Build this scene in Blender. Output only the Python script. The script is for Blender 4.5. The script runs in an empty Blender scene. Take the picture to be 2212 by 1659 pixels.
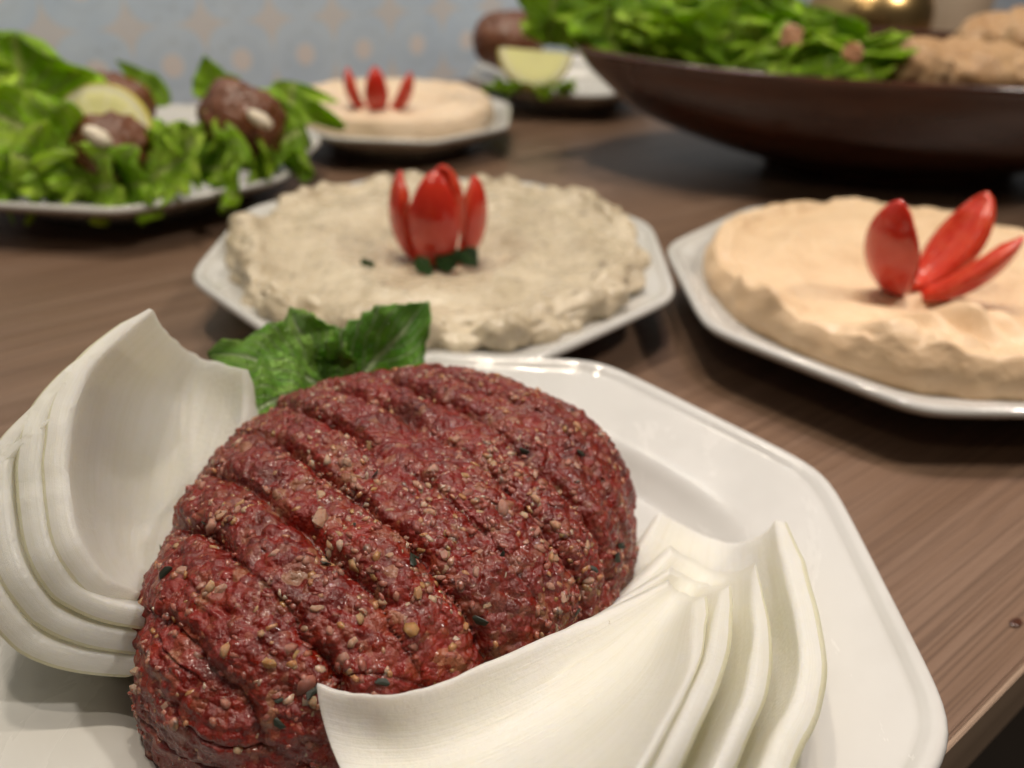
import bpy, bmesh, math, random
import numpy as np
from mathutils import Matrix, Vector, Quaternion

# ------------------------------------------------------------------ camera, world, lamps, exposure
sc = bpy.context.scene
C = sc.collection
CAM_H, PITCH, ROLL = 0.145, math.radians(31.401), math.radians(2.337)
FPX, CX, CY = 1785.7, 1106.0, 829.5            # focal length and centre in the 2212-wide measuring grid
cp, sp = math.cos(PITCH), math.sin(PITCH)
fw = Vector((0, cp, -sp)); up0 = Vector((0, sp, cp)); rt0 = Vector((1, 0, 0))
cr, sr = math.cos(ROLL), math.sin(ROLL)
rt = cr*rt0 + sr*up0; up = -sr*rt0 + cr*up0
cam_d = bpy.data.cameras.new('camera'); cam = bpy.data.objects.new('camera', cam_d); C.objects.link(cam)
m = Matrix.Identity(4)
for i in range(3):
    m[i][0] = rt[i]; m[i][1] = up[i]; m[i][2] = -fw[i]
m[2][3] = CAM_H
cam.matrix_world = m
cam_d.sensor_fit = 'HORIZONTAL'; cam_d.lens = 4.25; cam_d.sensor_width = 4.25*2212/FPX
cam_d.clip_start = 0.005; cam_d.clip_end = 50
cam_d.dof.use_dof = True; cam_d.dof.focus_distance = 0.140; cam_d.dof.aperture_fstop = 1.75
sc.camera = cam

def at(px, py, z=0.0):            # measured point of the photograph on the level z
    d = fw + rt*((px-CX)/FPX) + up*((CY-py)/FPX)
    return Vector((0, 0, CAM_H)) + d*((z-CAM_H)/d.z)
def aty(px, py, Y):               # the same at the distance Y
    d = fw + rt*((px-CX)/FPX) + up*((CY-py)/FPX)
    return Vector((0, 0, CAM_H)) + d*(Y/d.y)

w = bpy.data.worlds.new('World'); sc.world = w; w.use_nodes = True
w.node_tree.nodes['Background'].inputs[0].default_value = (1.0, 0.90, 0.78, 1)
w.node_tree.nodes['Background'].inputs[1].default_value = 0.06

def lamp(name, loc, target, power, size, col):
    l = bpy.data.lights.new(name, 'AREA'); l.shape = 'DISK'; l.size = size; l.energy = power; l.color = col
    o = bpy.data.objects.new(name, l); C.objects.link(o)
    o.location = loc
    o.rotation_euler = (Vector(target)-Vector(loc)).to_track_quat('-Z', 'Y').to_euler()
lamp('ceiling_or_fill_lamp', (0.04, 0.62, 1.45), (0, .20, 0), 6.5, .05, (1, .87, .71))
lamp('ceiling_or_fill_lamp', (-0.04, 0.10, 1.45), (-.03, .25, 0), 6.5, .06, (1, .88, .72))
lamp('ceiling_or_fill_lamp', (-0.50, -0.62, 1.25), (0, .3, 0), 2.4, .10, (1, .86, .68))
lamp('ceiling_or_fill_lamp', (1.00, 0.05, 1.25), (.0, .36, .03), 14.0, .10, (1, .91, .80))  # fill lamp added to brighten the wall and the left onion's hollow
lamp('ceiling_or_fill_lamp', (-0.24, 0.44, 1.25), (-.2, .45, 0), 7.5, .06, (1, .88, .72))  # added fill over the left salad, lifts leaves, pale dip and wall
def spot(name, loc, target, power, cone, col):
    l = bpy.data.lights.new(name, 'SPOT'); l.energy = power; l.color = col; l.spot_size = math.radians(cone); l.spot_blend = .9; l.shadow_soft_size = .02
    o = bpy.data.objects.new(name, l); C.objects.link(o); o.location = loc
    o.rotation_euler = (Vector(target)-Vector(loc)).to_track_quat('-Z', 'Y').to_euler()
spot('ceiling_spotlight', (0.20, 0.42, 1.30), (.18, .12, 0), 34, 23, (1, .87, .92))
sc.view_settings.view_transform = 'Standard'; sc.view_settings.look = 'None'
sc.view_settings.gamma = 1; sc.view_settings.exposure = -0.46
sc.cycles.use_denoising = True
sc.cycles.use_adaptive_sampling = True; sc.cycles.adaptive_threshold = .02
sc.cycles.max_bounces = 7; sc.cycles.transparent_max_bounces = 12; sc.cycles.caustics_reflective = False; sc.cycles.caustics_refractive = False

rng = np.random.default_rng(7); random.seed(7)

# ------------------------------------------------------------------ numpy noise
def _h(ix, iy, iz, s):
    n = (ix*374761393 + iy*668265263 + iz*2147483647 + s*144665) & 0xFFFFFFFF
    n = ((n ^ (n >> 13))*1274126177) & 0xFFFFFFFF
    n = ((n ^ (n >> 16))*2246822519) & 0xFFFFFFFF
    return ((n ^ (n >> 15)) & 0xFFFFFF)/float(0xFFFFFF)
def vnoise(p, sc_, s=0):
    q = np.asarray(p)*sc_; i = np.floor(q).astype(np.int64); f = q-i; f = f*f*(3-2*f)
    r = 0
    for a in (0, 1):
        for b in (0, 1):
            for c in (0, 1):
                wgt = (f[:, 0] if a else 1-f[:, 0])*(f[:, 1] if b else 1-f[:, 1])*(f[:, 2] if c else 1-f[:, 2])
                r = r + wgt*_h(i[:, 0]+a, i[:, 1]+b, i[:, 2]+c, s)
    return r*2-1
def fbm(p, sc_, s=0, o=4):
    r = 0; a = 1; t = 0
    for k in range(o):
        r = r + a*vnoise(p, sc_*2**k, s+k*17); t += a; a *= .5
    return r/t
def worley(p, sc_, s=0):
    q = np.asarray(p)*sc_; i = np.floor(q).astype(np.int64); best = np.full(len(q), 9.)
    for a in (-1, 0, 1):
        for b in (-1, 0, 1):
            for c in (-1, 0, 1):
                j = i+np.array([a, b, c])
                o = np.stack([_h(j[:, 0], j[:, 1], j[:, 2], s+k) for k in (1, 2, 3)], -1)
                d = ((j+o-q)**2).sum(1); best = np.minimum(best, d)
    return np.sqrt(best)

# ------------------------------------------------------------------ object helpers
def mesh(name, V, F, mat=None, smooth=True, uv=None):
    me = bpy.data.meshes.new(name)
    me.from_pydata([tuple(v) for v in np.asarray(V, float).tolist()], [], [tuple(f) for f in F])
    if mat: me.materials.append(mat)
    if smooth: me.polygons.foreach_set('use_smooth', [True]*len(me.polygons))
    if uv is not None:
        l = me.uv_layers.new(name='UVMap')
        idx = np.zeros(len(me.loops), int); me.loops.foreach_get('vertex_index', idx)
        l.data.foreach_set('uv', np.asarray(uv, float)[idx].ravel())
    me.update()
    return me
def link(name, me, parent=None, loc=None, mw=None):
    o = bpy.data.objects.new(name, me); C.objects.link(o)
    if parent: o.parent = parent
    if loc is not None: o.location = loc
    if mw is not None: o.matrix_world = mw if parent is None else mw
    return o
def tag(o, label, cat, group=None):
    o['label'] = label; o['category'] = cat
    if group: o['group'] = group
    return o
def thing(name, label, cat, loc=(0, 0, 0), group=None):
    o = bpy.data.objects.new(name, None); C.objects.link(o); o.location = loc; o.empty_display_size = .01
    return tag(o, label, cat, group)
def grid_faces(nu, nv, wrap=False, off=0, flip=False):
    F = []
    for i in range(nu-1):
        for j in range(nv if wrap else nv-1):
            k = (j+1) % nv
            f = (off+i*nv+j, off+(i+1)*nv+j, off+(i+1)*nv+k, off+i*nv+k)
            F.append(f[::-1] if flip else f)
    return F
def catmull(pts, n):
    pts = np.asarray(pts, float); d = np.r_[0, np.cumsum(np.sqrt(((pts[1:]-pts[:-1])**2).sum(1))+1e-9)]
    P = np.vstack([2*pts[0]-pts[1], pts, 2*pts[-1]-pts[-2]])
    out = []
    for t in np.linspace(0, len(pts)-1, n):
        i = min(int(t), len(pts)-2); f = t-i
        a, b, c, e = P[i], P[i+1], P[i+2], P[i+3]
        out.append(.5*(2*b+(c-a)*f+(2*a-5*b+4*c-e)*f*f+(-a+3*b-3*c+e)*f**3))
    return np.array(out)

# ------------------------------------------------------------------ material helpers
class Mt:
    def __init__(s, name):
        s.m = bpy.data.materials.new(name); s.m.use_nodes = True
        s.t = s.m.node_tree; s.b = s.t.nodes['Principled BSDF']; s.out = s.t.nodes['Material Output']
    def n(s, typ, **kw):
        x = s.t.nodes.new(typ)
        for k, v in kw.items(): setattr(x, k, v)
        return x
    def l(s, a, b): s.t.links.new(a, b)
    def set(s, **kw):
        for k, v in kw.items():
            s.b.inputs[k.replace('_', ' ')].default_value = v
        return s
    def coord(s, kind='Object', scale=(1, 1, 1), rot=(0, 0, 0), loc=(0, 0, 0)):
        c = s.n('ShaderNodeTexCoord'); mp = s.n('ShaderNodeMapping')
        mp.inputs['Scale'].default_value = scale; mp.inputs['Rotation'].default_value = rot; mp.inputs['Location'].default_value = loc
        s.l(c.outputs[kind], mp.inputs[0]); return mp.outputs[0]
    def noise(s, vec, scale, detail=4, rough=.55, dist=0):
        x = s.n('ShaderNodeTexNoise'); x.inputs['Scale'].default_value = scale; x.inputs['Detail'].default_value = detail
        x.inputs['Roughness'].default_value = rough; x.inputs['Distortion'].default_value = dist
        s.l(vec, x.inputs['Vector']); return x.outputs['Fac']
    def ramp(s, fac, stops, interp='LINEAR'):
        r = s.n('ShaderNodeValToRGB'); r.color_ramp.interpolation = interp
        e = r.color_ramp.elements
        while len(e) < len(stops): e.new(.5)
        for q, (p, c) in zip(e, stops):
            q.position = p; q.color = (*c, 1) if len(c) == 3 else c
        s.l(fac, r.inputs[0]); return r.outputs[0]
    def mix(s, fac, a, b, typ='MIX'):
        x = s.n('ShaderNodeMix', data_type='RGBA', blend_type=typ)
        for inp, v in ((x.inputs[0], fac), (x.inputs[6], a), (x.inputs[7], b)):
            if isinstance(v, (int, float)): inp.default_value = v
            elif isinstance(v, tuple): inp.default_value = (*v, 1)
            else: s.l(v, inp)
        return x.outputs[2]
    def math(s, op, a, b=0.0, c=None):
        x = s.n('ShaderNodeMath', operation=op)
        for i, v in enumerate((a, b) if c is None else (a, b, c)):
            if isinstance(v, (int, float)): x.inputs[i].default_value = v
            else: s.l(v, x.inputs[i])
        return x.outputs[0]
    def bump(s, h, strength=.3, dist=.001):
        x = s.n('ShaderNodeBump'); x.inputs['Strength'].default_value = strength; x.inputs['Distance'].default_value = dist
        s.l(h, x.inputs['Height']); s.l(x.outputs[0], s.b.inputs['Normal']); return x
    def col(s, c):
        if isinstance(c, tuple): s.b.inputs['Base Color'].default_value = (*c, 1)
        else: s.l(c, s.b.inputs['Base Color'])
        return s
    def sss(s, wgt, radius, scale):
        s.b.inputs['Subsurface Weight'].default_value = wgt
        s.b.inputs['Subsurface Radius'].default_value = radius; s.b.inputs['Subsurface Scale'].default_value = scale
        return s
    def translucent(s, colr, f=.35):
        tr = s.n('ShaderNodeBsdfTranslucent'); mx = s.n('ShaderNodeMixShader'); mx.inputs[0].default_value = f
        if isinstance(colr, tuple): tr.inputs[0].default_value = (*colr, 1)
        else: s.l(colr, tr.inputs[0])
        s.l(s.b.outputs[0], mx.inputs[1]); s.l(tr.outputs[0], mx.inputs[2]); s.l(mx.outputs[0], s.out.inputs[0]); return s

AZ = math.radians(51.25)
DIR = Vector((math.sin(AZ), math.cos(AZ), 0)); NRM = Vector((-math.cos(AZ), math.sin(AZ), 0))
ROTZ = math.pi/2-AZ

# wood laminate: grain runs along the table
M = Mt('wood_laminate')
v1 = M.coord('Object', (2.2, 140, 10)); g1 = M.noise(v1, 1.0, 5, .6, .15)
v2 = M.coord('Object', (9, 1250, 40)); g2 = M.noise(v2, 1.0, 3, .6, .1)
v3 = M.coord('Object', (1.2, 9, 5)); g3 = M.noise(v3, 1.0, 3, .5)
c = M.ramp(g1, [(.28, (.135, .078, .047)), (.50, (.180, .110, .072)), (.74, (.235, .155, .110))])
c = M.mix(M.math('MULTIPLY', M.ramp(g2, [(.42, (1, 1, 1)), (.50, (0, 0, 0))]), .62), c, (.075, .042, .026))
c = M.mix(M.math('MULTIPLY', M.ramp(g3, [(.4, (0, 0, 0)), (.65, (1, 1, 1))]), .45), c, (.13, .082, .054))
M.col(c); M.b.inputs['Roughness'].default_value = .36; M.b.inputs['Specular IOR Level'].default_value = .5
M.bump(M.math('ADD', g2, M.math('MULTIPLY', g1, .4)), .35, .0006)
WOOD = M.m
M = Mt('edge_band').set(Roughness=.45); vv = M.coord('Object', (3, 60, 60))
M.col(M.ramp(M.noise(vv, 1, 3), [(.3, (.20, .135, .09)), (.7, (.33, .23, .16))])); EDGE = M.m
M = Mt('dark_floor').set(Roughness=.5); M.col(M.ramp(M.noise(M.coord('Object', (3, 3, 3)), 2, 4), [(.3, (.028, .02, .014)), (.7, (.05, .036, .026))])); FLOOR = M.m
M = Mt('dark_metal').set(Roughness=.4, Metallic=.6); M.col((.03, .03, .03)); LEGM = M.m

# patterned wall: pale blue-grey print of pink four-pointed stars and round dots
M = Mt('printed_wall')
t = M.n('ShaderNodeTexCoord'); s = M.n('ShaderNodeSeparateXYZ'); M.l(t.outputs['Object'], s.inputs[0])
PU, PZ = .048, .050
def cell(off_u, off_z):
    u = M.math('SUBTRACT', M.math('FRACT', M.math('DIVIDE', M.math('ADD', s.outputs[0], 4.8-off_u+PU/2), PU)), .5)
    z = M.math('SUBTRACT', M.math('FRACT', M.math('DIVIDE', M.math('ADD', s.outputs[2], 5.0-off_z+PZ/2), PZ)), .5)
    return M.math('ABSOLUTE', u), M.math('ABSOLUTE', z)
du, dz = cell(.131, .030); su, sz = cell(.107, .055)
rr = M.math('SQRT', M.math('ADD', M.math('MULTIPLY', du, du), M.math('MULTIPLY', dz, dz)))
dot = M.ramp(rr, [(.135, (1, 1, 1)), (.165, (0, 0, 0))])
st = M.math('ADD', M.math('POWER', su, .52), M.math('POWER', sz, .52))
star = M.ramp(st, [(.62, (1, 1, 1)), (.70, (0, 0, 0))])
ring = M.ramp(rr, [(.22, (0, 0, 0)), (.25, (1, 1, 1)), (.30, (1, 1, 1)), (.33, (0, 0, 0))])
vor = M.n('ShaderNodeTexVoronoi'); vor.inputs['Scale'].default_value = 110; M.l(M.coord('Object'), vor.inputs['Vector'])
spk = M.ramp(vor.outputs['Distance'], [(.16, (1, 1, 1)), (.28, (0, 0, 0))])
bg = M.ramp(M.noise(M.coord('Object'), 35, 3), [(.3, (.58, .72, .90)), (.7, (.66, .79, .94))])
bg = M.mix(M.math('MULTIPLY', ring, .10), bg, (.38, .46, .53))
bg = M.mix(M.math('MULTIPLY', spk, .30), bg, (.38, .46, .53))
bg = M.mix(M.math('MULTIPLY', star, .8), bg, (.74, .72, .73))
bg = M.mix(M.math('MULTIPLY', dot, .9), bg, (.84, .79, .79))
M.col(bg); M.b.inputs['Roughness'].default_value = .4
WALL = M.m

M = Mt('porcelain').set(Roughness=.16); M.b.inputs['Coat Weight'].default_value = .25; M.b.inputs['Coat Roughness'].default_value = .04
vv = M.coord('Object', (1, 1, 1))
M.col(M.ramp(M.noise(vv, 40, 3), [(.35, (.50, .492, .468)), (.6, (.535, .527, .503))]))
M.l(M.ramp(M.noise(M.coord('Object', (1, .35, 1), (0, 0, .5)), 70, 5, .7, .6), [(.46, (.05, .05, .05)), (.62, (.30, .30, .30))]), M.b.inputs['Roughness'])
PORC = M.m

M = Mt('raw_meat')
vv = M.coord('Object')
nd = M.n('ShaderNodeTexNoise'); nd.inputs['Scale'].default_value = 420; nd.inputs['Detail'].default_value = 3; M.l(vv, nd.inputs['Vector'])
vm = M.n('ShaderNodeVectorMath', operation='MULTIPLY_ADD'); M.l(nd.outputs['Color'], vm.inputs[0]); vm.inputs[1].default_value = (.0016,)*3; M.l(vv, vm.inputs[2]); wv = vm.outputs[0]
def vor(scale, vec):
    x = M.n('ShaderNodeTexVoronoi'); x.inputs['Scale'].default_value = scale; M.l(vec, x.inputs['Vector'])
    sp_ = M.n('ShaderNodeSeparateColor'); M.l(x.outputs['Color'], sp_.inputs[0]); return x.outputs['Distance'], sp_.outputs[0]
d1, r1 = vor(430, wv); d2, r2 = vor(900, wv)
n1 = M.noise(vv, 48, 4, .6, .4); n2 = M.noise(vv, 300, 5, .65, .5); n3 = M.noise(vv, 95, 3, .6, .8)
c = M.ramp(n1, [(.30, (.075, .018, .012)), (.43, (.125, .009, .008)), (.57, (.205, .007, .006)), (.74, (.36, .012, .009))])
c = M.mix(M.ramp(n3, [(.54, (0, 0, 0)), (.70, (.6, .6, .6))]), c, (.120, .042, .026))
g = M.ramp(r1, [(0, (.21, .014, .012)), (.28, (.085, .009, .009)), (.48, (.25, .065, .046)), (.60, (.14, .012, .010)), (.76, (.32, .13, .085)), (.87, (.28, .018, .014)), (.95, (.46, .27, .16))], 'CONSTANT')
c = M.mix(.42, c, g)
g = M.ramp(r2, [(0, (.14, .018, .016)), (.55, (.085, .012, .012)), (.72, (.27, .085, .062)), (.84, (.18, .026, .022)), (.94, (.36, .20, .13))], 'CONSTANT')
c = M.mix(.22, c, g)
hs = M.n('ShaderNodeHueSaturation'); hs.inputs['Saturation'].default_value = 1.10; hs.inputs['Value'].default_value = .84; hs.inputs['Hue'].default_value = .503; M.l(c, hs.inputs['Color']); c = hs.outputs[0]
M.col(c); M.sss(.10, (1.0, .25, .2), .0012)
M.l(M.ramp(M.noise(vv, 500, 3), [(.35, (.22, .22, .22)), (.65, (.46, .46, .46))]), M.b.inputs['Roughness'])
M.b.inputs['Coat Weight'].default_value = .18; M.b.inputs['Coat Roughness'].default_value = .12
hh = M.math('SUBTRACT', M.math('MULTIPLY', n2, .7), M.math('ADD', M.math('MULTIPLY', d1, .9), M.math('MULTIPLY', d2, .6)))
M.bump(M.math('ADD', hh, M.math('MULTIPLY', M.noise(vv, 1300, 4, .7), .5)), .65, .0009)
MEAT = M.m

def grain_mat(name, rnd_kind, stops):
    M = Mt(name)
    if rnd_kind == 'obj': r = M.n('ShaderNodeObjectInfo').outputs['Random']
    else: r = M.n('ShaderNodeNewGeometry').outputs['Random Per Island']
    c = M.ramp(r, stops)
    c = M.mix(M.math('MULTIPLY', M.noise(M.coord('Object'), 600, 3), .5), c, (.33, .11, .08))
    M.col(c); M.set(Roughness=.22); M.sss(.8, (1, .5, .35), .0018); M.b.inputs['Transmission Weight'].default_value = .25
    M.bump(M.noise(M.coord('Object'), 1500, 3), .4, .0004)
    return M.m
GRAIN = grain_mat('bulgur', 'obj', [(0, (.44, .20, .15)), (.2, (.55, .34, .24)), (.36, (.52, .31, .11)), (.5, (.58, .37, .28)), (.68, (.30, .07, .05)), (.85, (.68, .52, .39)), (1, (.50, .30, .10))])
GRAIN_ST = grain_mat('fine_bulgur', 'isl', [(0, (.26, .055, .045)), (.25, (.36, .13, .10)), (.45, (.20, .035, .03)), (.6, (.46, .23, .16)), (.72, (.46, .25, .09)), (.85, (.34, .10, .08)), (1, (.66, .48, .35))])
M = Mt('dried_herb').set(Roughness=.5); M.col(M.ramp(M.noise(M.coord('Object'), 900, 3), [(.3, (.006, .009, .005)), (.7, (.018, .026, .014))])); HERB = M.m

def onion_mat(name, ca, cb, thin):
    M = Mt(name); v = M.noise(M.coord('UV', (90, 1.6, 1)), 1, 3, .6, .4); v2_ = M.noise(M.coord('UV', (26, .9, 1)), 1, 3, .6, .3)
    n = M.noise(M.coord('Object'), 60, 4)
    c = M.ramp(n, [(.3, ca), (.65, cb)])
    c = M.mix(M.math('MULTIPLY', M.ramp(v, [(.5, (0, 0, 0)), (.7, (1, 1, 1))]), .14), c, (.66, .64, .48))
    c = M.mix(M.math('MULTIPLY', M.ramp(v2_, [(.5, (0, 0, 0)), (.72, (1, 1, 1))]), .16), c, (.70, .67, .50))
    brn = M.noise(M.coord('Object', (1, 1, 1), loc=(.3, .1, 0)), 190, 5, .7)
    c = M.mix(M.math('MULTIPLY', M.ramp(brn, [(.72, (0, 0, 0)), (.75, (1, 1, 1))]), .6), c, (.36, .24, .13))
    M.col(c); M.set(Roughness=.28); M.sss(.8, (1.0, .92, .76), .004)
    M.b.inputs['Coat Weight'].default_value = .20; M.b.inputs['Coat Roughness'].default_value = .26
    M.bump(M.math('ADD', M.math('MULTIPLY', v, .9), M.math('MULTIPLY', M.noise(M.coord('Object'), 900, 4, .6), 1.2)), .36, .0007)
    tr = M.n('ShaderNodeBsdfTranslucent'); M.l(c, tr.inputs[0]); tp = M.n('ShaderNodeBsdfTransparent'); tp.inputs[0].default_value = (.95, .94, .86, 1)
    m1 = M.n('ShaderNodeMixShader'); m1.inputs[0].default_value = .26; M.l(M.b.outputs[0], m1.inputs[1]); M.l(tr.outputs[0], m1.inputs[2])
    m2 = M.n('ShaderNodeMixShader'); m2.inputs[0].default_value = thin; M.l(m1.outputs[0], m2.inputs[1]); M.l(tp.outputs[0], m2.inputs[2]); M.l(m2.outputs[0], M.out.inputs[0])
    return M.m
ONION = onion_mat('onion_flesh', (.93, .91, .86), (.97, .955, .93), .25); ONION_OUT = onion_mat('onion_outer_side', (.82, .80, .58), (.88, .86, .70), .30)

def leaf_mat(name, dark, mid, lite, rib, vein=9, tr=.35, rough=.4):
    M = Mt(name)
    uv = M.n('ShaderNodeTexCoord').outputs['UV']; s = M.n('ShaderNodeSeparateXYZ'); M.l(uv, s.inputs[0])
    x = M.math('ABSOLUTE', M.math('SUBTRACT', s.outputs[0], .5))
    nz = M.noise(M.coord('UV', (6, 6, 1)), 1, 3)
    ph = M.math('ADD', M.math('SUBTRACT', M.math('MULTIPLY', s.outputs[1], vein), M.math('MULTIPLY', x, vein*.9)), M.math('MULTIPLY', nz, .5))
    saw = M.math('ABSOLUTE', M.math('SUBTRACT', M.math('FRACT', ph), .5))
    vn = M.ramp(saw, [(.03, (1, 1, 1)), (.10, (0, 0, 0))])
    rb = M.ramp(x, [(.02, (1, 1, 1)), (.055, (0, 0, 0))])
    net = M.n('ShaderNodeTexVoronoi', feature='DISTANCE_TO_EDGE'); net.inputs['Scale'].default_value = 26
    M.l(uv, net.inputs['Vector']); nv = M.ramp(net.outputs['Distance'], [(.0, (1, 1, 1)), (.09, (0, 0, 0))])
    r = M.n('ShaderNodeObjectInfo').outputs['Random']
    c = M.ramp(M.math('ADD', M.math('MULTIPLY', M.noise(M.coord('UV', (3, 3, 1)), 1.3, 4), .75), M.math('MULTIPLY', r, .25)), [(.28, dark), (.48, mid), (.68, lite)])
    c = M.mix(M.math('MULTIPLY', nv, .5), c, lite); c = M.mix(M.math('MULTIPLY', vn, .65), c, rib); c = M.mix(M.math('MULTIPLY', rb, .85), c, rib)
    M.col(c); M.set(Roughness=rough)
    hgt = M.math('SUBTRACT', M.math('MULTIPLY', M.noise(M.coord('UV', (30, 30, 1)), 1, 3), .4), M.math('ADD', M.math('ADD', vn, rb), M.math('MULTIPLY', nv, .7)))
    M.bump(hgt, 1.0, .0016); M.translucent(M.mix(.5, c, lite), tr)
    return M.m
LETT = leaf_mat('lettuce', (.20, .47, .010), (.42, .74, .020), (.66, .88, .10), (.84, .90, .40), 7, .42, .34)
SALAD = leaf_mat('salad_leaf', (.16, .42, .008), (.40, .70, .014), (.62, .86, .06), (.68, .82, .26), 7, .42, .32)
MINT = leaf_mat('mint', (.07, .27, .018), (.19, .46, .04), (.40, .64, .13), (.68, .80, .50), 8, .36, .36)
PARS = leaf_mat('parsley', (.012, .05, .010), (.025, .095, .012), (.05, .14, .02), (.12, .22, .06), 5, .2, .4)

M = Mt('tomato_skin'); M.col(M.ramp(M.noise(M.coord('Object'), 70, 3), [(.3, (.46, .016, .010)), (.7, (.60, .040, .018))]))
M.set(Roughness=.16); M.sss(.35, (1, .25, .12), .002); M.b.inputs['Coat Weight'].default_value = .5; TOM = M.m
M = Mt('tomato_flesh'); M.col(M.ramp(M.noise(M.coord('Object'), 260, 3), [(.35, (.52, .035, .016)), (.7, (.60, .085, .035))]))
M.set(Roughness=.22); M.sss(.4, (1, .3, .15), .002); M.bump(M.noise(M.coord('Object'), 500, 3), .3, .0006); TOMF = M.m

def paste(name, a, b, fleck, fl_amt, bumps, rough=.33):
    M = Mt(name); vv = M.coord('Object')
    c = M.ramp(M.noise(vv, 45, 5, .6), [(.3, a), (.7, b)])
    c = M.mix(M.math('MULTIPLY', M.ramp(M.noise(vv, 240, 4, .65), [(.58, (0, 0, 0)), (.70, (1, 1, 1))]), fl_amt), c, fleck)
    M.col(c); M.sss(.25, (1, .8, .5), .0018)
    M.l(M.ramp(M.noise(vv, 150, 3), [(.35, (rough-.1,)*3), (.65, (rough+.15,)*3)]), M.b.inputs['Roughness'])
    M.bump(M.math('ADD', M.noise(vv, 200, 4, .6), M.math('MULTIPLY', M.noise(vv, 700, 3), .4)), bumps, .0014)
    return M.m
BABA = paste('smoky_aubergine_dip', (.42, .345, .235), (.64, .555, .415), (.15, .11, .075), .75, .65, .22)
HUMM = paste('chickpea_dip', (.61, .43, .26), (.715, .535, .345), (.53, .36, .20), .35, .45, .46)
HUMF = paste('pale_chickpea_dip', (.68, .52, .36), (.78, .63, .47), (.60, .42, .28), .25, .25, .42)
FRIED = paste('fried_crust', (.10, .032, .013), (.20, .072, .030), (.32, .15, .07), .4, .8, .24)
BREAD = paste('toasted_bread', (.36, .20, .09), (.58, .38, .21), (.68, .50, .32), .4, .3, .5)
CRUMB = paste('bread_cube', (.50, .27, .15), (.62, .38, .24), (.36, .15, .07), .4, .4, .5)
SAUCE = paste('white_sauce', (.68, .60, .47), (.76, .69, .57), (.7, .62, .5), .1, .2, .3)

M = Mt('bowl_glaze').set(Roughness=.22); vv = M.coord('Object', (1, 1, 7))
M.col(M.ramp(M.noise(vv, 14, 5, .6), [(.3, (.040, .014, .008)), (.7, (.095, .034, .018))])); M.b.inputs['Coat Weight'].default_value = .5
M.bump(M.noise(vv, 60, 3), .15, .001); BOWL = M.m
M = Mt('brass').set(Roughness=.28, Metallic=1.0); M.col(M.ramp(M.noise(M.coord('Object'), 30, 3), [(.3, (.56, .36, .14)), (.7, (.70, .48, .22))])); BRASS = M.m
M = Mt('beige_ceramic').set(Roughness=.4); M.col(M.ramp(M.noise(M.coord('Object'), 30, 3), [(.3, (.47, .37, .27)), (.7, (.53, .43, .33))])); BEIGE = M.m
M = Mt('lemon_flesh'); vv = M.coord('UV'); s = M.n('ShaderNodeSeparateXYZ'); M.l(vv, s.inputs[0])
ang = M.math('ABSOLUTE', M.math('SUBTRACT', M.math('FRACT', M.math('MULTIPLY', s.outputs[0], 9)), .5))
c = M.mix(M.ramp(ang, [(.43, (0, 0, 0)), (.49, (1, 1, 1))]), (.74, .73, .34), (.80, .79, .56))
c = M.mix(M.ramp(s.outputs[1], [(.80, (0, 0, 0)), (.85, (1, 1, 1))]), c, (.72, .70, .48))
M.col(c); M.set(Roughness=.3); M.sss(.4, (1, .9, .4), .003); M.bump(M.noise(M.coord('Object'), 400, 3), .3, .0006); LEMON = M.m
M = Mt('lemon_rind').set(Roughness=.35); M.col(M.ramp(M.noise(M.coord('Object'), 150, 3), [(.3, (.58, .50, .07)), (.7, (.66, .60, .16))])); RIND = M.m
M = Mt('pomegranate').set(Roughness=.12); M.col((.42, .018, .03)); M.sss(.5, (1, .2, .2), .003); POME = M.m

# ------------------------------------------------------------------ setting: wall, floor, table
def box_mesh(name, x0, x1, y0, y1, z0, z1, mat, bev=0):
    bm = bmesh.new(); r = bmesh.ops.create_cube(bm, size=1)
    for v in bm.verts:
        v.co = Vector(((x0+x1)/2+v.co.x*(x1-x0), (y0+y1)/2+v.co.y*(y1-y0), (z0+z1)/2+v.co.z*(z1-z0)))
    if bev: bmesh.ops.bevel(bm, geom=bm.edges[:], offset=bev, segments=2, affect='EDGES')
    me = bpy.data.meshes.new(name); bm.to_mesh(me); bm.free(); me.materials.append(mat); return me
RZ = Matrix.Rotation(ROTZ, 4, 'Z')
o = link('wall', box_mesh('wall', -2.2, 3.2, .60, .70, -.74, 1.9, WALL)); o.matrix_world = RZ; o['kind'] = 'structure'
o = link('floor', box_mesh('floor', -3, 4, -2.5, .598, -.80, -.745, FLOOR)); o.matrix_world = RZ; o['kind'] = 'structure'
tb = thing('table', 'long brown wood-grain table with all the dishes on it, set against the wall', 'table', (0, 0, -.745)); tb.rotation_euler.z = ROTZ
TY0 = .0265
for nm, me in (('tabletop', box_mesh('tabletop', -1.3, 1.9, TY0, .597, .715, .745, WOOD, .0006)),
               ('edge_band', box_mesh('edge_band', -1.3, 1.9, TY0-.0012, TY0-.0001, .7155, .7445, EDGE, .0003))):
    link(nm, me, tb)
lg = box_mesh('leg', -.025, .025, -.025, .025, .0, .714, LEGM, .002)
for lx in (-1.15, 1.75):
    for ly in (.09, .53):
        link('leg', lg, tb, (lx, ly, 0))

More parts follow.
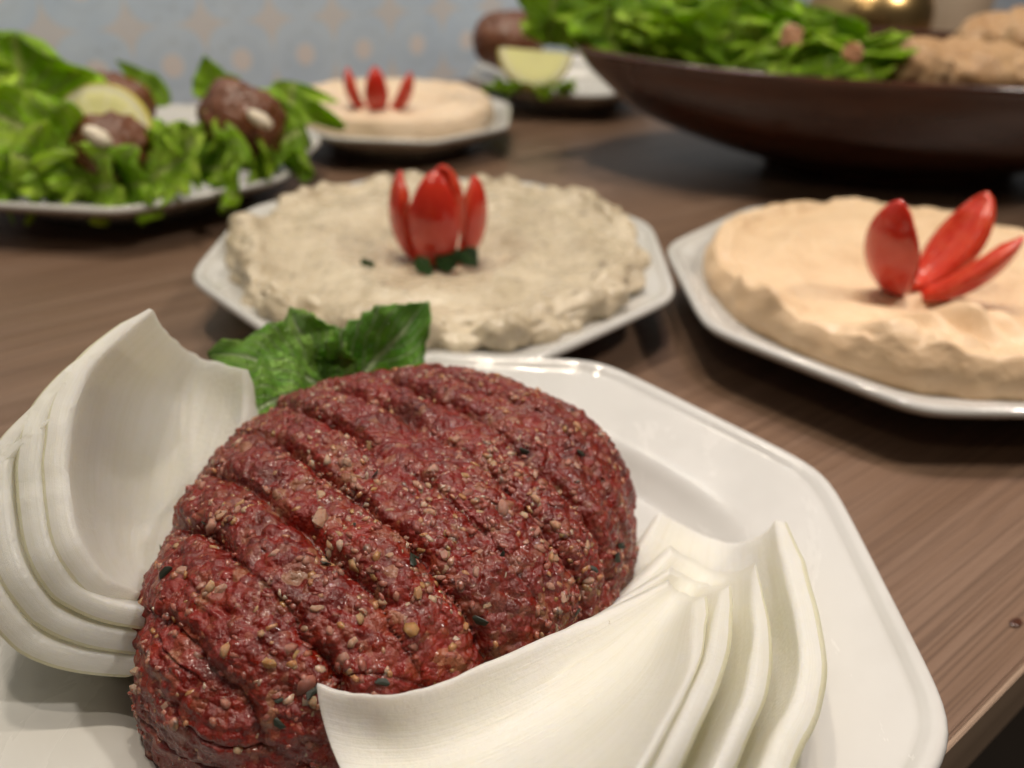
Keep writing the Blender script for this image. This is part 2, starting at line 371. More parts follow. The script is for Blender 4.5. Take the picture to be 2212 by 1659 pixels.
# ------------------------------------------------------------------ octagonal plates
PROF = [(0.0, .0030, .2), (.50, .0026, .2), (.54, .0004, .2), (.57, 0.0, .2), (.60, .0006, .25), (.63, .0032, .3), (.80, .0095, .8), (.95, .0158, 1), (.985, .0178, 1), (1.0, .0192, 1),
        (.998, .0205, 1), (.988, .0213, 1), (.972, .0212, 1), (.958, .0204, 1), (.945, .0196, 1), (.92, .0190, 1), (.82, .0168, .9), (.745, .0145, .7), (.69, .0105, .5), (.645, .0078, .35), (.59, .0068, .25), (.50, .0064, .2), (0.0, .0062, .2)]
def plate(label, cx, cy, R, th, group=None):
    pr = catmull(PROF, 100); N = 192
    ph = np.arange(N)*2*math.pi/N; a = R*math.cos(math.pi/8)
    th = math.radians(th); s = 0
    for k in range(8):
        s = s+np.maximum(np.cos(ph-(th+math.pi/8+k*math.pi/4))/a, 1e-6)**30
    ro = s**(-1/30.)
    zs = R/.0972
    V = []
    for f, z, wt in pr:
        r = max(f, 0)*(wt*ro+(1-wt)*a*1.03); V.append(np.stack([r*np.cos(ph), r*np.sin(ph), np.full(N, z*(.6+.4*zs))], -1))
    V = np.concatenate(V); F = grid_faces(len(pr), N, True)
    o = link('plate', mesh('plate', V, F, PORC), None, (cx, cy, .0004)); return tag(o, label, 'plate', group)
plate('white octagonal plate carrying the raw meat mound and two onion wedges', -.0093, .1289, .0972, 23.1)
plate('white octagonal plate under the lumpy grey-beige dip with the upright tomato', -.0296, .3033, .0944, 22.8)
plate('white octagonal plate under the smooth orange-beige dip with the wide open tomato', .1466, .2853, .0929, 25.9)
plate('white plate heaped with lettuce, fried balls and a lemon slice, under the patterned wall', -.200, .420, .098, 20)
plate('small white plate under the pale dip, beside the patterned wall', -.078, .529, .076, 22)
plate('white plate with one fried ball and lemon, half behind the brown bowl', .030, .664, .076, 18)

# ------------------------------------------------------------------ raw meat mound
def raw_mound():
    root = thing('raw_meat_mound', 'dark red ridged mound of raw minced meat with bulgur grains', 'raw meat', (-.020, .133, .0064))
    NT, NS = 560, 300
    th = np.linspace(0, 2*math.pi, NT, endpoint=False)
    ang = np.radians([90, 70, 50, 30, 5, -18, -45, -70, -95, -120, -135, -150, -175, 165, 140, 110])
    rad = np.array([.0545, .0545, .052, .0565, .0485, .0450, .0455, .0475, .055, .0630, .0600, .055, .050, .050, .0525, .054])
    sidx = np.argsort(ang); a2 = ang[sidx]; r2 = rad[sidx]
    ax = np.r_[a2-2*math.pi, a2, a2+2*math.pi]; rx = np.r_[r2, r2, r2]
    tt = np.where(th > math.pi, th-2*math.pi, th)
    R = np.interp(tt, ax, rx); k = np.ones(41)/41; R = np.convolve(np.r_[R[-20:], R, R[:20]], k, 'valid')
    R = R*1.0
    s = np.linspace(0, 1, NS); t = (s**.9)*math.pi/2
    rho = np.sin(t)**.62; zz = np.cos(t)**.62
    # lower side rolls in a little at the foot
    T, S = np.meshgrid(np.arange(NT), np.arange(NS))
    r = rho[S]*R[T]; z = .0430*zz[S]
    foot = np.clip(1-z/.010, 0, 1); r = r*(1-.05*foot**2)
    X = r*np.cos(th[T]); Y = r*np.sin(th[T])
    V = np.stack([X, Y, z], -1)
    # normals by finite differences
    def normals(V):
        du = np.roll(V, -1, 1)-np.roll(V, 1, 1); dv = np.gradient(V, axis=0)
        n = np.cross(du, dv); n /= np.linalg.norm(n, axis=-1, keepdims=True)+1e-12
        return -n if n[NS//3, 0, 2] < 0 else n
    n = normals(V); n[0] = (0, 0, 1)
    P = V.reshape(-1, 3); Nn = n.reshape(-1, 3)
    wx, wy = P[:, 0]-.020, P[:, 1]+.133
    d = .67*wx+.742*wy; al = .742*wx-.67*wy
    q = np.stack([al*18, d*6, P[:, 2]*10], -1)
    d = d+.0022*vnoise(q, 1.0, 3)+.0009*vnoise(P, 160, 5)+.0005*vnoise(P, 420, 6)
    G = np.array([.012, .0235, .0345, .0465, .0575, .0685, .0800, .0915, .1020, .1135, .1250, .1360])
    dep = np.array([.6, .7, .9, 1.0, .9, 1.05, 1.0, .9, 1.05, .8, .7, .5])
    dist = np.abs(d[:, None]-G[None]); wgt = dep*np.clip(.75+1.1*np.stack([vnoise(np.stack([al*42+i*7, al*0, al*0], -1), 1.0, 40+i) for i in range(12)], -1), .10, 1.3)
    groove = (wgt*np.exp(-(dist/.00105)**1.6)).max(1)
    broad = (wgt*np.exp(-(dist/.0030)**2)).max(1)
    # ridges overlap like shingles: step at each groove
    fade = np.clip((P[:, 2]-.016)/.014, .05, 1)
    idx = np.clip(np.searchsorted(G, d)-1, 0, 10); frac = np.clip((d-G[idx])/(G[idx+1]-G[idx]), 0, 1)
    disp = fade*(-.0024*groove-.0007*broad+.0010*(.5-frac))
    sm = np.stack([al*70, d*330, P[:, 2]*330], -1)
    disp += .0015*fbm(P, 75, 11, 3)+.0006*fbm(P, 210, 21, 3)+.0007*fbm(sm, 1.0, 61, 3)
    wv = worley(P, 400, 31); disp += .0011*(.55-wv)
    wv = worley(P, 820, 37); disp += .0003*(.55-wv)
    cr = np.abs(vnoise(P*np.array([1, 1, 1.6]), 95, 51)); disp += -.0013*np.exp(-(cr/.06)**2)*(.4+.6*(1-fade))
    disp = np.where(P[:, 2] < .0015, np.minimum(disp, 0), disp)
    P = P+Nn*disp[:, None]; P[:, 2] = np.maximum(P[:, 2], 0)
    P[:NT] = P[NT:2*NT].mean(0)
    F = grid_faces(NS, NT, True, flip=False)
    # close the base
    P = np.vstack([P, [[0, 0, 0]]]); b = len(P)-1; o0 = (NS-1)*NT
    F += [(o0+j, b, o0+(j+1) % NT) for j in range(NT)]
    link('minced_meat', mesh('minced_meat', P, F, MEAT), root)
    Pg = P[:-1].reshape(NS, NT, 3); n2 = normals(Pg)
    # area weights for scattering
    du = np.linalg.norm(np.roll(Pg, -1, 1)-Pg, axis=-1); dv = np.linalg.norm(np.gradient(Pg, axis=0), axis=-1)
    # the side that shows: weight points turned to the photographer
    wgt = (du*dv); wgt[:4] = 0; wgt[-14:] = 0; wgt = wgt.ravel()
    cl = np.clip(.55+.9*fbm(Pg.reshape(-1, 3), 95, 77, 3), .05, 2)**2.2
    wg = wgt*cl; wg /= wg.sum()
    vis = wg*np.clip(.15+(n2.reshape(-1, 3)@np.array([0, -.62, .78])), .02, 1); vis /= vis.sum()
    protos = []
    r = np.random.default_rng(5)
    ico = bmesh.new(); bmesh.ops.create_icosphere(ico, subdivisions=1, radius=1)
    iv = np.array([v.co[:] for v in ico.verts]); jf = [tuple(v.index for v in f.verts) for f in ico.faces]; ico.free()
    def shape(kk):
        a = iv.copy(); sc_ = np.array([1.0, r.uniform(.55, .85), r.uniform(.4, .7)])
        for _ in range(5):                          # chop flat facets
            nn = r.normal(size=3); nn /= np.linalg.norm(nn); h = r.uniform(.45, .75); dd = a@nn
            a = a-np.outer(np.maximum(dd-h, 0), nn)
        return a*sc_*(1+.06*r.normal(size=(len(a), 1)))
    shapes = [shape(i) for i in range(12)]
    for i, sh in enumerate(shapes):
        protos.append(mesh('bulgur_grain', sh, jf, GRAIN, i % 3 != 0))
    Pf = Pg.reshape(-1, 3); Nf = n2.reshape(-1, 3)
    sel = r.choice(len(Pf), 300, p=vis, replace=False)
    for i, k in enumerate(sel):
        size = r.uniform(.0009, .0016) if i > 22 else r.uniform(.0017, .0025)
        nrm = Vector(Nf[k]); qt = nrm.to_track_quat('Z', 'Y') @ Quaternion((0, 0, 1), r.uniform(0, 6.28)) @ Quaternion((1, 0, 0), r.normal()*.35)
        o = link('bulgur_grain', protos[i % 12], root)
        o.location = Vector(Pf[k])+nrm*size*r.uniform(-.34, .04); o.rotation_mode = 'QUATERNION'; o.rotation_quaternion = qt; o.scale = (size,)*3
    VV, FF = [], []; off = 0
    sel = r.choice(len(Pf), 4300, p=wg)
    for i, k in enumerate(sel):
        a = shapes[r.integers(12)]*r.uniform(.00055, .00130)
        nrm = Vector(Nf[k]); qt = nrm.to_track_quat('Z', 'Y') @ Quaternion((0, 0, 1), r.uniform(0, 6.28)) @ Quaternion((1, 0, 0), r.normal()*.5)
        m3 = np.array(qt.to_matrix()); VV.append(a@m3.T+Pf[k]+Nf[k]*r.uniform(-.00055, -.00008)); FF += [tuple(x+off for x in f) for f in jf]; off += len(a)
    o = link('fine_bulgur', mesh('fine_bulgur', np.concatenate(VV), FF, GRAIN_ST, True), root); o['kind'] = 'stuff'
    hv = iv*np.array([1, .6, .18])*(1+.25*r.normal(size=(len(iv), 1))); hm = mesh('herb_fleck', hv, jf, HERB, False)
    sel = r.choice(len(Pf), 46, p=vis, replace=False)
    for i, k in enumerate(sel[:30]):
        nrm = Vector(Nf[k]); size = r.uniform(.0005, .0015)
        o = link('herb_fleck', hm, root); o.location = Vector(Pf[k])+nrm*.0003; o.rotation_mode = 'QUATERNION'
        o.rotation_quaternion = nrm.to_track_quat('Z', 'Y') @ Quaternion((0, 0, 1), r.uniform(0, 6.28)) @ Quaternion((1, 0, 0), r.normal()*.4); o.scale = (size,)*3
raw_mound()

# ------------------------------------------------------------------ onion wedges: nested curved layers
def onion_wedge(root, layers, seed, last=.0044, fill=.86, tmax=.0056, nest=0, pitch=.006, bev=.0006, rim=.30):
    NU, NV = 64, 54
    v = np.linspace(0, 1, NV); v = .35*v+.65*(.5-.5*np.cos(math.pi*v)); uu = np.linspace(0, 1, NU)
    b0 = 2*(v-.5)*(v-1); b1 = 4*v*(1-v); b2 = 2*v*(v-.5)
    surf = []
    for k, (far, mid, near) in enumerate(layers):
        fa = catmull([at(*p) for p in far], NU); mi = catmull([at(*p) for p in mid], NU); ne = catmull([at(*p) for p in near], NU)
        S = fa[:, None]*b0[None, :, None]+mi[:, None]*b1[None, :, None]+ne[:, None]*b2[None, :, None]
        sd = seed+k
        du = np.gradient(S, axis=0)      # slightly ragged cut at the pole
        rag = vnoise(np.stack([v*9, v*0+sd, v*0], -1), 1.0, sd)*.0005+vnoise(np.stack([v*30, v*0+sd, v*0], -1), 1.0, sd)*.00012
        S = S+(du/(np.linalg.norm(du, axis=-1, keepdims=True)+1e-9))*(np.exp(-uu/.05)[:, None, None]*rag[None, :, None])
        dvv = np.gradient(S, axis=1); dvv /= np.linalg.norm(dvv, axis=-1, keepdims=True)+1e-9
        for e_, col_ in ((0, v), (1, 1-v)):
            wob = .0004*vnoise(np.stack([uu*6, uu*0+sd*3+e_*11, uu*0], -1), 1.0, sd)+.00018*vnoise(np.stack([uu*31, uu*0+sd*3+e_*11, uu*0], -1), 1.0, sd+1)
            S = S+dvv*wob[:, None, None]*np.exp(-col_/.12)[None, :, None]
        n = np.cross(np.gradient(S, axis=0), np.gradient(S, axis=1)); n /= np.linalg.norm(n, axis=-1, keepdims=True)+1e-12
        if (n.mean((0, 1))@(mi-.5*(fa+ne)).mean(0)) < 0: n = -n
        S = S+n*(.0007*fbm(S.reshape(-1, 3), 55, 5+sd, 3)).reshape(NU, NV, 1)
        surf.append((S, n))
    if nest:                             # outer layers follow the innermost one, a pitch further out each
        S0, n0 = surf[0]; surf = []
        for k in range(nest):
            x0 = .11*k; ui = (x0+(1-x0)*uu)*(NU-1); ia = np.minimum(ui.astype(int), NU-2); fr = (ui-ia)[:, None, None]
            Sk = S0[ia]*(1-fr)+S0[ia+1]*fr; nk = n0[ia]*(1-fr)+n0[ia+1]*fr
            tp_ = np.clip(.22+uu/.38, 0, 1)[:, None, None]; tp_ = tp_*tp_*(3-2*tp_)
            q = Sk+nk*pitch*k*(.12+.88*tp_)
            d_ = np.gradient(q, axis=0); d_ /= np.linalg.norm(d_, axis=-1, keepdims=True)+1e-9
            q = q+np.array([.93, .12, -.10])*(np.clip((uu-.72)/.28, 0, 1)**1.5*.014*min(k, 1))[:, None, None]
            q = q+nk*(.0008*fbm(Sk.reshape(-1, 3)+k, 38, 90+k, 2)).reshape(NU, NV, 1)*(k > 0)
            n0k = nk*(.25+.75*tp_) if k else nk*(.45+.55*tp_)
            surf.append((q, n0k))
    U_, V_ = np.meshgrid(v, uu); uv = np.stack([U_.ravel(), V_.ravel()], -1); uv2 = np.vstack([uv, uv+[.37, .2]])
    for k, (S, n) in enumerate(surf):
        ends = np.clip(np.minimum(uu/.06, (1-uu)/.04), 0, 1)
        if k+1 < len(surf) and not nest:              # each layer fills the room to the next one, but for a thin gap
            d = surf[k+1][0]-S; ln = np.linalg.norm(d, axis=-1, keepdims=True)+1e-9
            O = S+d/ln*np.minimum(ln*fill, tmax)*(.7+.3*ends)[:, None, None]
        else:
            O = S+n*last*(.55+.45*ends)[:, None, None]
        # round both long rims of the shell
        seg = np.linalg.norm(np.diff(S, axis=1), axis=-1); arc = np.concatenate([np.zeros((NU, 1)), np.cumsum(seg, 1)], 1)
        ed = np.minimum(arc, arc[:, -1:]-arc); tv = O-S; tl = np.linalg.norm(tv, axis=-1); rr_ = np.minimum(rim*tl, .0024)
        x_ = np.clip((rr_-ed)/np.maximum(rr_, 1e-6), 0, 1); off_ = rr_*(1-np.sqrt(np.clip(1-x_*x_, 0, 1))); tn = tv/(tl[..., None]+1e-9)
        S = S+tn*off_[..., None]; O = O-tn*(off_*.9)[..., None]
        V = np.vstack([S.reshape(-1, 3), O.reshape(-1, 3)]); K = NU*NV
        F = grid_faces(NU, NV)+grid_faces(NU, NV, off=K, flip=True); nq = (NU-1)*(NV-1)
        loop = [i*NV for i in range(NU)]+[(NU-1)*NV+j for j in range(1, NV)]+[i*NV+NV-1 for i in range(NU-2, -1, -1)]+[j for j in range(NV-2, 0, -1)]
        for a, b in zip(loop, loop[1:]+loop[:1]): F.append((a, b, b+K, a+K))
        me = mesh('onion_petal', V, F, ONION, True, uv2); me.materials.append(ONION_OUT)
        me.polygons.foreach_set('material_index', [1 if nq <= i < 2*nq else 0 for i in range(len(me.polygons))])
        bm = bmesh.new(); bm.from_mesh(me); bmesh.ops.recalc_face_normals(bm, faces=bm.faces[:]); bm.to_mesh(me); bm.free()
        o = link('onion_petal', me, root); o.location = -root.location
        bv = o.modifiers.new('bevel', 'BEVEL'); bv.width = bev; bv.segments = 4; bv.limit_method = 'ANGLE'; bv.angle_limit = math.radians(50)
root = thing('onion_wedge', 'raw white onion wedge standing in nested petals beside the mint sprig', 'onion', (-.085, .125, .010))
onion_wedge(root, [([(525, 797, .047), (524, 900, .039), (492, 1000, .033), (440, 1090, .029), (380, 1200, .028), (325, 1272, .031)],
            [(412, 758, .047), (352, 860, .0390), (318, 990, .0330), (302, 1120, .0300), (300, 1215, .0300), (312, 1277, .0315)],
            [(330, 672, .066), (190, 808, .063), (146, 955, .058), (158, 1127, .050), (228, 1243, .041), (306, 1284, .0330)])], 10, last=.0044, nest=4, pitch=.0045, bev=.0006, rim=.20)
root = thing('onion_wedge', 'raw white onion wedge lying spread open against the front of the meat', 'onion', (.035, .09, .009))
onion_wedge(root, [
    ([(1440, 1265, .033), (1270, 1335, .037), (1060, 1425, .040), (870, 1492, .041), (770, 1492, .0405), (680, 1474, .040)],
            [(1468, 1292, .031), (1355, 1450, .0335), (1200, 1570, .0335), (1010, 1660, .0325), (860, 1690, .0315), (750, 1690, .0315)],
            [(1497, 1298, .036), (1490, 1430, .046), (1418, 1595, .052), (1300, 1760, .052), (1130, 1900, .045), (940, 1960, .035)]),
    ([(1446, 1235, .0290), (1290, 1330, .0300), (1090, 1440, .0310), (920, 1520, .0310), (820, 1530, .0300), (740, 1520, .0290)],
            [(1505, 1265, .0250), (1420, 1430, .0245), (1260, 1590, .0240), (1080, 1720, .0230), (930, 1780, .0220), (820, 1800, .0220)],
            [(1552, 1278, .035), (1517, 1430, .0445), (1444, 1592, .050), (1335, 1770, .049), (1180, 1930, .042), (1000, 2020, .031)]),
    ([(1452, 1195, .0240), (1320, 1310, .0245), (1130, 1440, .0245), (960, 1530, .0245), (860, 1560, .0240), (790, 1560, .0230)],
            [(1545, 1250, .0190), (1490, 1420, .0175), (1340, 1600, .0165), (1160, 1760, .0160), (1010, 1850, .0155), (900, 1880, .0155)],
            [(1623, 1240, .0320), (1622, 1423, .0400), (1572, 1592, .0440), (1460, 1790, .042), (1290, 1960, .030), (1100, 2060, .023)]),
    ([(1428, 1106, .0190), (1330, 1260, .0180), (1160, 1420, .0180), (1000, 1540, .0180), (900, 1590, .0175), (830, 1600, .0170)],
            [(1580, 1172, .0140), (1570, 1380, .0115), (1430, 1600, .0112), (1250, 1790, .0112), (1090, 1900, .0112), (980, 1950, .0115)],
            [(1674, 1122, .0300), (1730, 1410, .0350), (1668, 1592, .0375), (1570, 1820, .036), (1380, 2000, .026), (1190, 2110, .020)])], 20, last=.0048, fill=.80, tmax=.0062)

# ------------------------------------------------------------------ leaves
def leaf_mesh(name, L, W, mat, seed=0, shape='mint', bend=.5, ruffle=0., fold=.25, serr=0., nu=56, nv=31):
    r = np.random.default_rng(seed)
    u = np.linspace(0, 1, nu); v = np.linspace(-1, 1, nv)
    if shape == 'mint': prof = np.sin(math.pi*np.clip(u, 0, 1)**.72)**.85*(1-.25*u)
    elif shape == 'round': prof = np.where(u < .25, .12+.5*(u/.25)**1.5, 0)+np.where(u >= .25, .62+.38*np.sin((u-.25)/.75*math.pi*.62), 0)*np.where(u > .8, np.sqrt(np.clip(1-((u-.8)/.2)**2, 0, 1)), 1)
    else: prof = (.18+.82*np.clip(u/.65, 0, 1)**.8)*np.where(u > .72, np.sqrt(np.clip(1-((u-.72)/.28)**2, .0, 1)), 1)
    Uu, Vv = np.meshgrid(u, v, indexing='ij')
    w_ = W*.5*np.maximum(prof, .015)[:, None]
    ed = 1+serr*np.abs(((Uu*11+.15*np.abs(Vv)) % 1)-.5)*np.abs(Vv)**4
    q = np.stack([Uu.ravel()*3+seed, np.sign(Vv).ravel()*2+seed*.7, 0*Uu.ravel()], -1)
    ed = ed*(1+ruffle*.35*np.abs(Vv)**2*vnoise(q*2.2, 1.0, seed).reshape(Uu.shape))
    X = w_*Vv*ed*math.cos(fold*.8)
    # midrib bends in the plane of length and height
    ang = bend*(u-.15)*1.6; ds = L/(nu-1)
    y = np.concatenate([[0], np.cumsum(np.cos(ang[1:])*ds)]); z = np.concatenate([[0], np.cumsum(np.sin(ang[1:])*ds)])
    qq = np.stack([Uu.ravel()*L*60, (Vv*w_).ravel()*60, np.full(Uu.size, seed*1.3)], -1)
    ruf = vnoise(qq*1.0, 1.1, seed+3).reshape(Uu.shape)*.6+np.sin(Uu*17*(.8+.4*r.random())+Vv*2.5+seed)*.5
    frill = 0 if shape != 'lettuce' else ruffle*W*.085*np.abs(Vv)**2.5*np.sin(Uu*(L/W)*26*(.85+.3*r.random())+np.sign(Vv)*1.3+2*vnoise(qq, .7, seed+5).reshape(Uu.shape))
    hgt = frill+fold*np.abs(Vv)*w_*.9+ruffle*W*.16*ruf*(.15+np.abs(Vv)**1.6)+(.07 if shape == 'mint' else .03)*W*vnoise(qq, 3.2 if shape == 'mint' else 2.2, seed+9).reshape(Uu.shape)
    V = np.stack([X, y[:, None]-np.sin(ang)[:, None]*hgt, z[:, None]+np.cos(ang)[:, None]*hgt], -1).reshape(-1, 3)
    uv = np.stack([(Vv*.5+.5).ravel(), Uu.ravel()], -1)
    return mesh(name, V, grid_faces(nu, nv), mat, True, uv)
def frame(p0, p1, nh):
    y = (Vector(p1)-Vector(p0)).normalized(); x = y.cross(Vector(nh)).normalized(); z = x.cross(y)
    mm = Matrix.Identity(4)
    for i in range(3): mm[i][0] = x[i]; mm[i][1] = y[i]; mm[i][2] = z[i]; mm[i][3] = Vector(p0)[i]
    return mm
def put_leaf(name, p0, p1, W, nh, mat, parent=None, seed=0, **kw):
    p0 = Vector(p0); p1 = Vector(p1); L = (p1-p0).length
    bend = kw.get('bend', .5)
    me = leaf_mesh(name, L*(1+.10*bend*bend), W, mat, seed, **kw)
    f = frame(p0, p1, nh) @ Matrix.Rotation(-bend*.55, 4, 'X')
    o = bpy.data.objects.new(name, me); C.objects.link(o)
    if parent: o.parent = parent; o.matrix_local = Matrix.Translation(-parent.location) @ f
    else: o.matrix_world = f
    s_ = o.modifiers.new('thickness', 'SOLIDIFY'); s_.thickness = .00035; s_.offset = 0
    return o
ms = thing('mint_sprig', 'fresh green mint sprig with veined leaves tucked behind the raw meat', 'mint', (-.050, .188, .022))
B = aty(712, 850, .190)
put_leaf('mint_leaf', aty(735, 850, .192), aty(918, 655, .203), .030, (.25, -1, .35), MINT, ms, 11, bend=-.8, fold=.35, ruffle=.6, serr=.24)
put_leaf('mint_leaf', aty(730, 838, .190), aty(632, 668, .196), .026, (-.1, -1, .5), MINT, ms, 12, bend=-.85, fold=.4, ruffle=.6, serr=.24)
put_leaf('mint_leaf', aty(700, 850, .186), aty(448, 762, .180), .024, (.1, -.5, 1), MINT, ms, 13, bend=-.7, fold=.25, ruffle=.7, serr=.26)
put_leaf('mint_leaf', aty(690, 850, .180), aty(500, 905, .158), .026, (.2, -.5, 1), MINT, ms, 14, bend=-.5, fold=.2, ruffle=.6, serr=.26)
put_leaf('mint_leaf', aty(700, 870, .184), aty(655, 760, .190), .018, (.1, -1, .4), MINT, ms, 15, bend=.3, fold=.5, ruffle=.3, serr=.24)
put_leaf('mint_leaf', aty(760, 860, .196), aty(830, 720, .212), .024, (.1, -1, .4), MINT, ms, 16, bend=-.2, fold=.3, ruffle=.3, serr=.24)
def tube(name, pts, r0, r1, mat, parent=None, n=8, k=14):
    P = catmull(pts, k); V = []
    for i, p in enumerate(P):
        d = Vector(P[min(i+1, k-1)]-P[max(i-1, 0)]).normalized(); a = d.cross(Vector((.3, .2, .93))).normalized(); b = d.cross(a)
        r = r0+(r1-r0)*i/(k-1)
        for j in range(n): V.append(Vector(p)+(a*math.cos(j*2*math.pi/n)+b*math.sin(j*2*math.pi/n))*r)
    V = [tuple(x) for x in V]; F = grid_faces(k, n, True)+[tuple(range(n))[::-1], tuple((k-1)*n+j for j in range(n))]
    o = link(name, mesh(name, V, F, mat), parent)
    if parent: o.location = -parent.location
    return o
tube('stem', [tuple(aty(745, 870, .196)), tuple(aty(720, 850, .190)), tuple(aty(690, 870, .182)), (-.052, .172, .010)], .0011, .0013, MINT, ms)

# ------------------------------------------------------------------ dips (spreads)
def dip(name, label, cat, cx, cy, R, z0, ztop, mat, seed, lump, edge_amp, crater, wob=.03, extra=None, ctr=.4):
    NT, NS = 300, 130
    th = np.linspace(0, 2*math.pi, NT, endpoint=False); s = np.linspace(0, 1, NS)
    cs = np.stack([np.cos(th)*1.7, np.sin(th)*1.7, th*0+seed], -1)
    Rt = R*(1+wob*fbm(cs, 1.3, seed, 3))
    TOP = .80
    V = []
    for si in s:
        if si < TOP:
            q = si/TOP; r = Rt*.975*q
            x = np.stack([r*np.cos(th), r*np.sin(th), th*0], -1)
            zt = ztop-crater*np.exp(-(q/ctr)**2)+.0016*fbm(x, 45, seed+4, 3)-.001*math.sin(q*9)*(.5+.5*np.cos(th*2+seed))
            lip = math.exp(-((q-.93)/.07)**2); zt = zt+edge_amp*lip*(.35+fbm(np.stack([np.cos(th)*3, np.sin(th)*3, th*0+q*2], -1), .75, seed+8, 4))
            if extra is not None: zt = zt+extra(x[:, 0], x[:, 1])
            last = zt
        else:
            q = (si-TOP)/(1-TOP); r = Rt*(.975+.035*math.sin(q*math.pi*.9)+.01*q)
            zt = last*(1-q)+z0*q
        V.append(np.stack([r*np.cos(th), r*np.sin(th), zt*np.ones(NT)], -1))
    V = np.array(V)
    du = np.roll(V, -1, 1)-np.roll(V, 1, 1); dv = np.gradient(V, axis=0); n = np.cross(du, dv); n /= np.linalg.norm(n, axis=-1, keepdims=True)+1e-12
    if n[NS//3, 0, 2] < 0: n = -n
    n[0] = (0, 0, 1)
    P = V.reshape(-1, 3); Nn = n.reshape(-1, 3)
    side = np.clip((np.hypot(P[:, 0], P[:, 1])/R-.80)/.15, .18, 1)
    d = lump*side*(1.2*(.5-worley(P, 95, seed+2))+1.3*fbm(P, 80, seed+5, 4)+.2*(.5-worley(P, 300, seed+6)))+.0010*np.sin(np.arctan2(P[:, 1], P[:, 0])*1.0+np.hypot(P[:, 0], P[:, 1])*230+2*fbm(P, 40, seed+3, 2))*(side < .5)
    P = P+Nn*d[:, None]; P[:, 2] = np.maximum(P[:, 2], z0-.001); P[:NT] = P[NT:2*NT].mean(0)
    o = link(name, mesh(name, P, grid_faces(NS, NT, True), mat), None, (cx, cy, 0)); return tag(o, label, cat)
dip('aubergine_dip', 'lumpy grey-beige dip piled round with a hollow under the upright tomato', 'dip', -.0300, .3030, .0785, .0165, .0258, BABA, 3, .0055, .0060, .0095, .035,
    lambda x, y: .006*np.exp(-(((x-.052)/.008)**2+((y-.045)/.006)**2)), ctr=.42)
dip('chickpea_dip', 'smooth orange-beige dip with ragged lip under the wide open tomato', 'dip', .1475, .2850, .0760, .0165, .0275, HUMM, 9, .0012, .0070, .004, .025,
    lambda x, y: .0075*np.exp(-(((x+.006)/.020)**2+((y+.050)/.010)**2))*(.7+.6*np.sin(x*420+y*200))+np.where(y < -.015, 1, .45)*.0030*np.clip(np.hypot(x, y)/.076-.72, 0, .25)/.25*(.4+1.6*np.abs(vnoise(np.stack([x*140, y*140, x*0], -1), 1.0, 71)))-.004*np.exp(-(((x+.02)/.014)**2+((y+.026)/.006)**2))+.003*np.exp(-(((x+.004)/.02)**2+((y+.018-.25*x)/.004)**2)), ctr=.5)
dip('pale_dip', 'pale cream dip on the small plate beside the patterned wall', 'dip', -.080, .528, .0610, .0140, .0270, HUMF, 15, .0008, .003, .004, .02)

# ------------------------------------------------------------------ tomato flowers
def petal_mesh(a, h, wid, seed=0):
    NU, NV = 26, 13
    s = np.linspace(0, 1, NU); t = np.linspace(-1, 1, NV); V = []
    for lay in (0, 1):
        for si in s:
            al = math.radians(8+ (148-8)*si)
            wd = wid*min(1, .80+.4*si)*math.sqrt(max(1-max(0, (si-.52)/.48)**1.9, .0004))
            rr_ = a-(a*.45 if lay else 0)*min(1, .3+1.3*math.sin(math.pi*min(si*1.02, 1)))
            hh = h-(.0030 if lay else 0)
            for ti in t:
                ph = ti*wd
                V.append((rr_*math.sin(al)*math.cos(ph)-a*.0, rr_*math.sin(al)*math.sin(ph), h*.5-hh*.5*math.cos(al)))
    K = NU*NV; F = grid_faces(NU, NV)+grid_faces(NU, NV, off=K, flip=True)
    loop = [i*NV for i in range(NU)]+[(NU-1)*NV+j for j in range(1, NV)]+[i*NV+NV-1 for i in range(NU-2, -1, -1)]+[j for j in range(NV-2, 0, -1)]
    nb = len(F)
    for x, y in zip(loop, loop[1:]+loop[:1]): F.append((x, x+K, y+K, y))
    me = mesh('petal', V, F, TOM); me.materials.append(TOMF)
    mi = [0]*len(me.polygons)
    for i in range((NU-1)*(NV-1), len(mi)): mi[i] = 1
    me.polygons.foreach_set('material_index', mi); return me
def tomato(label, loc, a, h, petals, wid, group, off=.0012):
    root = thing('tomato_flower', label, 'tomato', loc, group)
    for i, (az, op, sc_) in enumerate(petals):
        o = link('petal', petal_mesh(a, h, wid, i), root)
        o.matrix_local = Matrix.Rotation(math.radians(az), 4, 'Z') @ Matrix.Translation((off, 0, 0)) @ Matrix.Rotation(math.radians(op), 4, 'Y') @ Matrix.Scale(sc_, 4)
    V = []; F = []
    N = 20
    for k, (f, z) in enumerate(((0, .0), (.5, .0006), (.8, .003), (.75, .0055), (.4, .0060), (0, .0065))):
        for j in range(N): V.append((a*.62*f*math.cos(j*2*math.pi/N), a*.62*f*math.sin(j*2*math.pi/N), z))
    link('core', mesh('core', V, grid_faces(6, N, True), TOMF), root)
    return root
tomato('upright cherry tomato flower with closed red petals in the lumpy dip', (-.0300, .2985, .0170), .0135, .0420, [(-92, 0, 1.02), (-20, 4, .95), (-162, 4, .97), (88, 3, .9)], .74, 'tomato flowers on the dips', .0045)
tomato('wide open cherry tomato flower in the smooth orange-beige dip', tuple(at(1950, 624, .0250)), .0140, .0460, [(222, 20, 1.0), (28, 32, 1.0), (-40, 36, .95)], .80, 'tomato flowers on the dips')
tomato('small cherry tomato flower in the pale dip by the wall', tuple(at(815, 243, .0245)), .0125, .0310, [(-80, 6, .95), (200, 16, 1.02), (-12, 26, 1.08), (100, 14, .9)], .60, 'tomato flowers on the dips')
